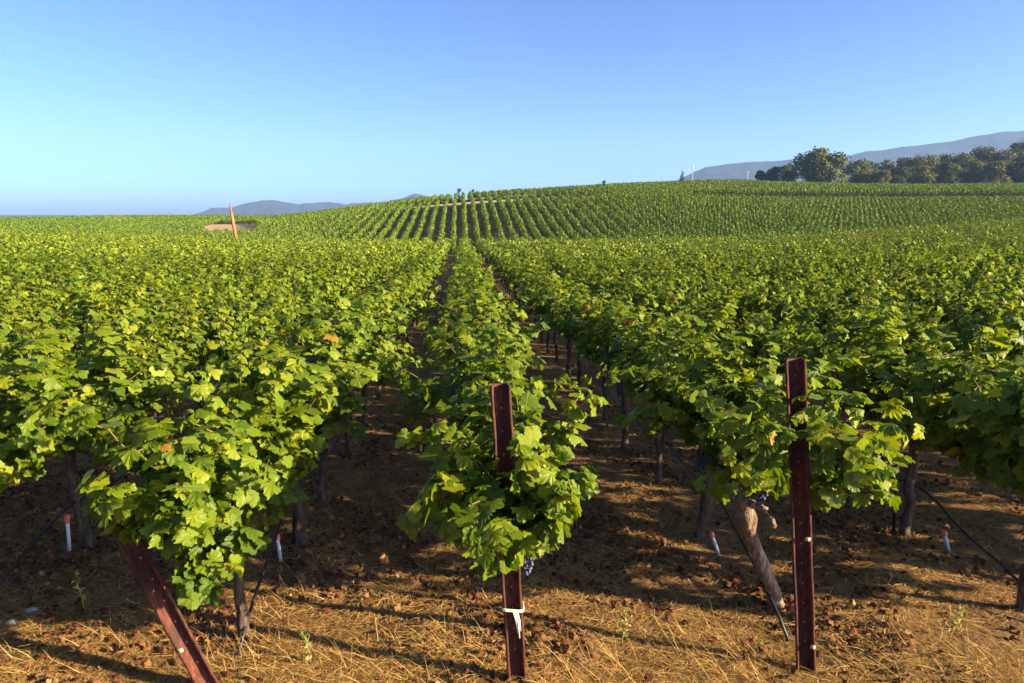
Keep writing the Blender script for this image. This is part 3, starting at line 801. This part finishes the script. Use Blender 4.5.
link('leaf_litter', mesh_tris('leaf_litter', V, Tt, uv, tt, [M_LITTER]), kind='stuff', label='fallen reddish brown vine leaves scattered over the straw', category='fallen leaves')

def weed(px, py, h, label, seed, lean=.1):
    rnd = np.random.RandomState(seed); c = hit(px, py)
    root = link('weed', None, None, c, label=label, category='weed', group='weeds standing in the straw')
    pts = [np.array([lean * t * t * h, rnd.normal(0, .004), t * h]) for t in np.linspace(-.05, 1, 7)]
    parts = [tube(pts, np.linspace(.004, .0016, 7), 5)]
    for k in range(7):
        t = rnd.uniform(.35, 1); b_ = np.array([lean * t * t * h, 0, t * h]); a = rnd.uniform(0, 6.28); l_ = h * .22 * (1.2 - t)
        parts.append(tube([b_, b_ + np.array([math.cos(a) * l_ * .5, math.sin(a) * l_ * .5, l_ * .6]), b_ + np.array([math.cos(a) * l_, math.sin(a) * l_, l_ * 1.5])], [.002, .0017, .001], 4))
    V_, T_ = join(parts); link('stem', mesh_tris('stem', V_, T_, None, np.full(len(V_), .6), [M_WEED]), root)
    n = 26; t = rnd.uniform(.2, 1, n); P = np.stack([lean * t * t * h + rnd.normal(0, h * .06, n), rnd.normal(0, h * .06, n), t * h + rnd.normal(0, .01, n)], -1)
    V_, T_, uv, ti = leaf_arrays(TPL2, P, unit(rnd.normal(0, 1, (n, 3)) + [0, 0, .5]), unit(rnd.normal(0, 1, (n, 3))), rnd.uniform(.008, .020, n), rnd.rand(n), rnd)
    link('foliage', mesh_tris('foliage', V_, T_, uv, ti, [M_WEED]), root)
weed(622, 648, .26, 'thin pale weed standing between the middle and right posts', 3)
weed(950, 640, .22, 'small green weed in the straw at far right', 4, .25)
weed(311, 665, .20, 'yellow green weed right of the leaning post base', 5, -.2)
weed(84, 612, .28, 'dry bare weed stalk left of the leaning post', 6, -.05)

def stone(px, py, r, label, seed):
    rnd = np.random.RandomState(seed); c = hit(px, py)
    V = [];
    n1, n2 = 10, 7
    k = rnd.normal(0, 1, (4, 3))
    for i in range(n2 + 1):
        for j in range(n1):
            th = math.pi * i / n2; ph = 2 * math.pi * j / n1
            d = np.array([math.sin(th) * math.cos(ph), math.sin(th) * math.sin(ph), math.cos(th)])
            V.append(d * r * (1 + .13 * sum(math.sin(2.2 * np.dot(q, d)) for q in k) / 2) * np.array([1.2, .9, .55]))
    T = []
    for i in range(n2):
        for j in range(n1):
            p, q = i * n1 + j, i * n1 + (j + 1) % n1
            T += [(p, p + n1, q + n1), (p, q + n1, q)]
    link('stone', mesh_tris('stone', np.array(V), np.array(T), mats=[M_STONE]), None, c + np.array([0, 0, r * .25]), label=label, category='stone', group='stones in the straw')
stone(32, 612, .035, 'pale flat stone at lower left in the shaded straw', 1)
stone(12, 624, .028, 'small pale stone at the left picture edge', 2)

# ------------------------------------------------------------------ leaning pole and utility poles
b_ = hit(237, 233); Fp = to_FL(*b_[:2])[0]; Fp = 61.5
bp = at(237.5, 236, Fp); bp[2] = float(ground(bp[0], bp[1])); tp = at(229.5, 203, Fp)
d = unit(tp - bp); ln = np.linalg.norm(tp - bp)
link('leaning_pole', mesh_tris('leaning_pole', *tube([-d * .4, d * ln * .3, d * ln * .7, d * ln * .86, d * ln], [.17, .16, .14, .09, .04], 9, .06, True, rs), mats=[M_POLE]), None, bp,
     label='leaning orange wooden pole standing beyond the left rows', category='pole')
for px, yb, yt, F, lab in ((692, 184, 164, 330, 'thin pale utility pole beside the lone conifer on the ridge'), (747, 185, 171, 330, 'short pale utility pole left of the oak grove')):
    q = at(px, yb, F); q[2] = float(ground(q[0], q[1])); h = float(CAMH + dz_for(yt, F) - q[2])
    link('utility_pole', mesh_tris('utility_pole', *join([tube([(0, 0, -.5), (0, 0, h * .5), (0, 0, h)], [.2, .17, .13], 8), box((0, 0, h * .93), (1.8, .12, .14)), tube([(.7, 0, h * .93), (.7, 0, h * .93 + .3)], .06, 6), tube([(-.7, 0, h * .93), (-.7, 0, h * .93 + .3)], .06, 6)]), mats=[M_PALEPOLE]), None, q,
         label=lab, category='utility pole', group='utility poles on the ridge')

# ------------------------------------------------------------------ trees
def tree(name, px, ytop, wpx, F, tone, label, seed, kind='round', ybase=None, group='trees along the ridge', nleaf=2600):
    rnd = np.random.RandomState(seed)
    q = at(px, 184, F); q[2] = float(ground(q[0], q[1])) - .2
    H = float(CAMH + dz_for(ytop, F) - q[2]); W = wpx / FPX * F / 2
    root = link(name, None, None, q, label=label, category='tree', group=group)
    parts = [tube([(0, 0, -.5), (.1, 0, H * .25), (rnd.normal(0, .2), 0, H * .55)], [H * .035, H * .026, H * .015], 8, .1, True, rnd)]
    if kind == 'round':
        nc = int(20 + W * 1.4); cs, rd = [], []
        for k in range(nc):
            a = rnd.uniform(0, 6.28); t = rnd.rand() ** .6; zz = rnd.uniform(.10, .86)
            lim = math.sqrt(max(0, 1 - ((zz - .45) / .5) ** 2))
            cs.append((W * .80 * t * lim * math.cos(a), W * .80 * t * lim * math.sin(a), zz * H)); rd.append(rnd.uniform(.26, .42) * min(W, H * .75))
        cs.append((0, 0, H * .84)); rd.append(H * .15)
        cs, rd = np.array(cs), np.array(rd)
        for c in cs[::3]:
            parts.append(tube([(0, 0, H * .22), c * np.array([.45, .45, .7]), c], [H * .014, H * .009, H * .004], 5, cap=False))
    else:
        cs = np.array([(rnd.normal(0, W * .08), rnd.normal(0, W * .08), H * (.12 + .86 * k / 17)) for k in range(18)]); rd = np.array([W * (1.0 - .88 * k / 17) for k in range(18)])
    V_, T_ = join(parts); link('trunk', mesh_tris('trunk', V_, T_, mats=[M_TREEBARK], smooth=True), root)
    n = nleaf; k = rnd.choice(len(cs), n, p=rd ** 2 / (rd ** 2).sum()); d_ = unit(rnd.normal(0, 1, (n, 3)))
    P = cs[k] + d_ * (rd[k] * rnd.uniform(.55, 1.12, n) )[:, None] * np.array([1, 1, .85])
    P[:, 2] = np.maximum(P[:, 2], .3)
    N = unit(d_ + rnd.normal(0, .45, (n, 3)) + [0, 0, .2]); T = rnd.normal(0, 1, (n, 3))
    ti = np.clip(rnd.normal(.45, .16, n) + rnd.normal(0, .14, len(cs))[k], 0, 1)
    sz = max(.28, .048 * math.sqrt(W * H)) if F > 150 else .12
    V_, T_, uv, tt = leaf_arrays(TPL2, P, unit(T), N, rnd.uniform(.6, 1.2, n) * sz, ti, rnd)
    link('crown', mesh_tris('crown', V_, T_, uv, tt, [M_TREE[tone]]), root)
front = [(760, 170, 16, 268, 1, 'low dark oak at the left end of the grove'), (774, 166, 20, 272, 1, 'small dark oak second from the left end of the grove'), (788, 162, 20, 276, 0, 'olive oak tucked against the left side of the tallest oak'),
         (818, 149.5, 54, 262, 0, 'broad tallest round oak standing out above the grove'), (856, 159, 32, 268, 0, 'round olive oak just right of the tallest oak'), (881, 170, 20, 262, 2, 'small pale bushy tree right of the round olive oak'),
         (897, 166, 24, 272, 1, 'dark low oak right of the small pale bushy tree'), (920, 165, 28, 276, 0, 'olive oak below the forest skyline, third in from the pale tree'), (946, 161, 30, 280, 1, 'dark oak in the middle of the right grove front'),
         (970, 158, 30, 282, 0, 'olive oak in the right grove front, left of the pale one'), (992, 160, 24, 276, 2, 'pale crowned oak near the right end of the grove front'), (1022, 154, 36, 258, 1, 'dark rounded tree cut by the right picture edge'), (1052, 150, 36, 262, 1, None)]
n_ = 0
for px, yt, w, F, tone, lab in front:
    if lab: tree('oak_tree', px, yt, w, F, tone, lab, 40 + px, nleaf=6500 if w > 40 else 4200)
back = [(868, 160, 20), (884, 158, 22), (900, 156, 22), (915, 154, 24), (930, 153, 22), (944, 152, 24), (958, 150, 22), (971, 147, 26), (985, 146, 24), (998, 148, 22), (1010, 147, 22), (1019, 138, 24)]
for k, (px, yt, w) in enumerate(back):
    tree('oak_tree', px, yt, w * 1.35, 330 + 8 * (k % 3), (1, 0, 1, 0, 2)[k % 5], 'forest tree on the right skyline, %s from the left of its back row' % ORD[k + 1] if k < 11 else 'tall dark forest tree rising at the right picture edge', 400 + px, nleaf=3200)
tree('conifer_tree', 682, 168, 8, 330, 1, 'lone dark conifer on the ridge left of the grove', 71, 'cone', nleaf=900)
tree('shrub', 604, 180, 4, 140, 1, 'tiny dark bush on the hill crest, farthest right', 72, nleaf=400, group='bushes on the hill crest')
tree('shrub', 459, 187.5, 6, 128, 1, 'tiny bush on the hill crest, left one of the pair', 73, nleaf=400, group='bushes on the hill crest')
tree('shrub', 473, 188.2, 6, 128, 1, 'tiny bush on the hill crest, right one of the pair', 74, nleaf=400, group='bushes on the hill crest')

# ------------------------------------------------------------------ mountains
from mathutils import noise as mnoise
def range_(name, sil, F, depth, seed, label):
    rnd = np.random.RandomState(seed)
    xs = np.linspace(sil[0][0], sil[-1][0], 260); yt = np.interp(xs, [s[0] for s in sil], [s[1] for s in sil])
    yt = yt + np.convolve(rnd.normal(0, .55, 260), np.ones(5) / 5, 'same')
    nd = 40; V = []
    ph = rnd.uniform(0, 6, 6)
    for r in range(nd):
        t = r / (nd - 1); Fr = F - depth * (1 - t) if t <= 1 else F
        for k, p in enumerate(xs):
            q = at(p, yt[k], F); hgt = max(q[2], 2)
            x, y = from_FL(Fr, (p - 512) / 672 * Fr)
            nz = mnoise.fractal((x / 260 + seed, y / 260, 0), .9, 2.1, 5)
            prof = (t / .86) ** 1.15 if t < .86 else 1 - (t - .86) * 3
            prof *= 1 + .30 * nz * (1 - min(t / .86, 1) ** 3) 
            pass
            V.append((x, y, -40 + (hgt + 40) * prof))
    n = 260
    ii = (np.arange(nd - 1)[:, None] * n + np.arange(n - 1)[None, :]).ravel()
    link(name, mesh_tris(name, np.array(V), np.stack([ii, ii + 1, ii + n + 1, ii + n], -1), mats=[M_MTN], smooth=True), kind='structure', label=label)
range_('mountains', [(196, 215), (204, 211.5), (212, 208), (235, 207), (245, 203.5), (262, 201), (272, 199.8), (285, 202), (300, 204), (315, 203), (330, 202), (345, 204), (360, 203), (385, 202), (402, 199), (415, 194), (424, 195.5), (440, 199), (480, 204), (560, 210)], 3400, 1000, 11, 'blue hazy mountain range beyond the left plateau')
range_('mountains', [(560, 212), (640, 194), (676, 181), (692, 173), (705, 168), (745, 164), (770, 162.5), (800, 161), (840, 158.5), (860, 154), (900, 149), (940, 144), (965, 139.5), (985, 136.5), (1005, 134.5), (1024, 132), (1120, 126), (1300, 124)], 3000, 1100, 12, 'blue hazy mountain ridge rising behind the right grove')

# ------------------------------------------------------------------ haze: one box of even pale air
m = bpy.data.materials.new('haze_air'); m.use_nodes = True; nt = m.node_tree; nt.nodes.clear()
out = nt.nodes.new('ShaderNodeOutputMaterial'); pv = nt.nodes.new('ShaderNodeVolumePrincipled')
pv.inputs['Color'].default_value = (.34, .55, 1.0, 1); pv.inputs['Density'].default_value = 1.7e-4; pv.inputs['Anisotropy'].default_value = 0
nt.links.new(pv.outputs[0], out.inputs['Volume'])
v, t = box((0, 0, 0), (1, 1, 1))
zmin = min(float(V_[2]) for V_ in [(0, 0, Zg.min())]) - 70; zmax = max(o.bound_box[6][2] for o in C.objects if o.name.startswith('mountains')) + 15
v[:, 2] = np.where(v[:, 2] < 0, zmin, zmax); v[:, 0] = np.where(v[:, 0] < 0, gx[0] - 60, gx[-1] + 60); v[:, 1] = np.where(v[:, 1] < 0, gy[0] - 60, gy[-1] + 60)
link('haze', mesh_tris('haze', v, t, mats=[m]), kind='stuff', label='thin blue air over the whole valley', category='haze')

# ------------------------------------------------------------------ light, sky, camera
SUN_AZ, SUN_EL = 113.0, 19.0     # clockwise from the row direction
sun = bpy.data.lights.new('sun', 'SUN'); sun.energy = 5.0; sun.angle = R(.53); sun.color = (1.0, .79, .48)
so = link('sun', sun); 
dx, dy, dz = math.sin(R(SUN_AZ)) * math.cos(R(SUN_EL)), math.cos(R(SUN_AZ)) * math.cos(R(SUN_EL)), math.sin(R(SUN_EL))
from mathutils import Vector
so.rotation_euler = Vector((dx, dy, dz)).to_track_quat('Z', 'Y').to_euler()
w = bpy.data.worlds.new('World'); bpy.context.scene.world = w; w.use_nodes = True; nt = w.node_tree
sky = nt.nodes.new('ShaderNodeTexSky'); sky.sky_type = 'NISHITA'; sky.sun_disc = False
sky.sun_elevation = R(SUN_EL); sky.sun_rotation = R(SUN_AZ); sky.altitude = 500; sky.air_density = .6; sky.dust_density = 1.8; sky.ozone_density = 4.5
bg = nt.nodes['Background']; bg.inputs[1].default_value = .05
gm = nt.nodes.new('ShaderNodeGamma'); gm.inputs[1].default_value = 1.25; nt.links.new(sky.outputs[0], gm.inputs[0]); nt.links.new(gm.outputs[0], bg.inputs[0])

cam = bpy.data.cameras.new('camera'); cam.sensor_width = 36; cam.lens = FPX / 1024 * 36; cam.clip_start = .05; cam.clip_end = 30000
co = link('camera', cam, None, (0, 0, CAMH)); co.rotation_euler = (R(90) - PITCH, 0, -YAW)
sc = bpy.context.scene; sc.camera = co
sc.view_settings.view_transform = 'Standard'; sc.view_settings.look = 'None'; sc.view_settings.exposure = 2.15; sc.view_settings.gamma = 1
sc.cycles.max_bounces = 6; sc.cycles.diffuse_bounces = 3; sc.cycles.transmission_bounces = 3; sc.cycles.volume_bounces = 0
sc.cycles.use_denoising = True
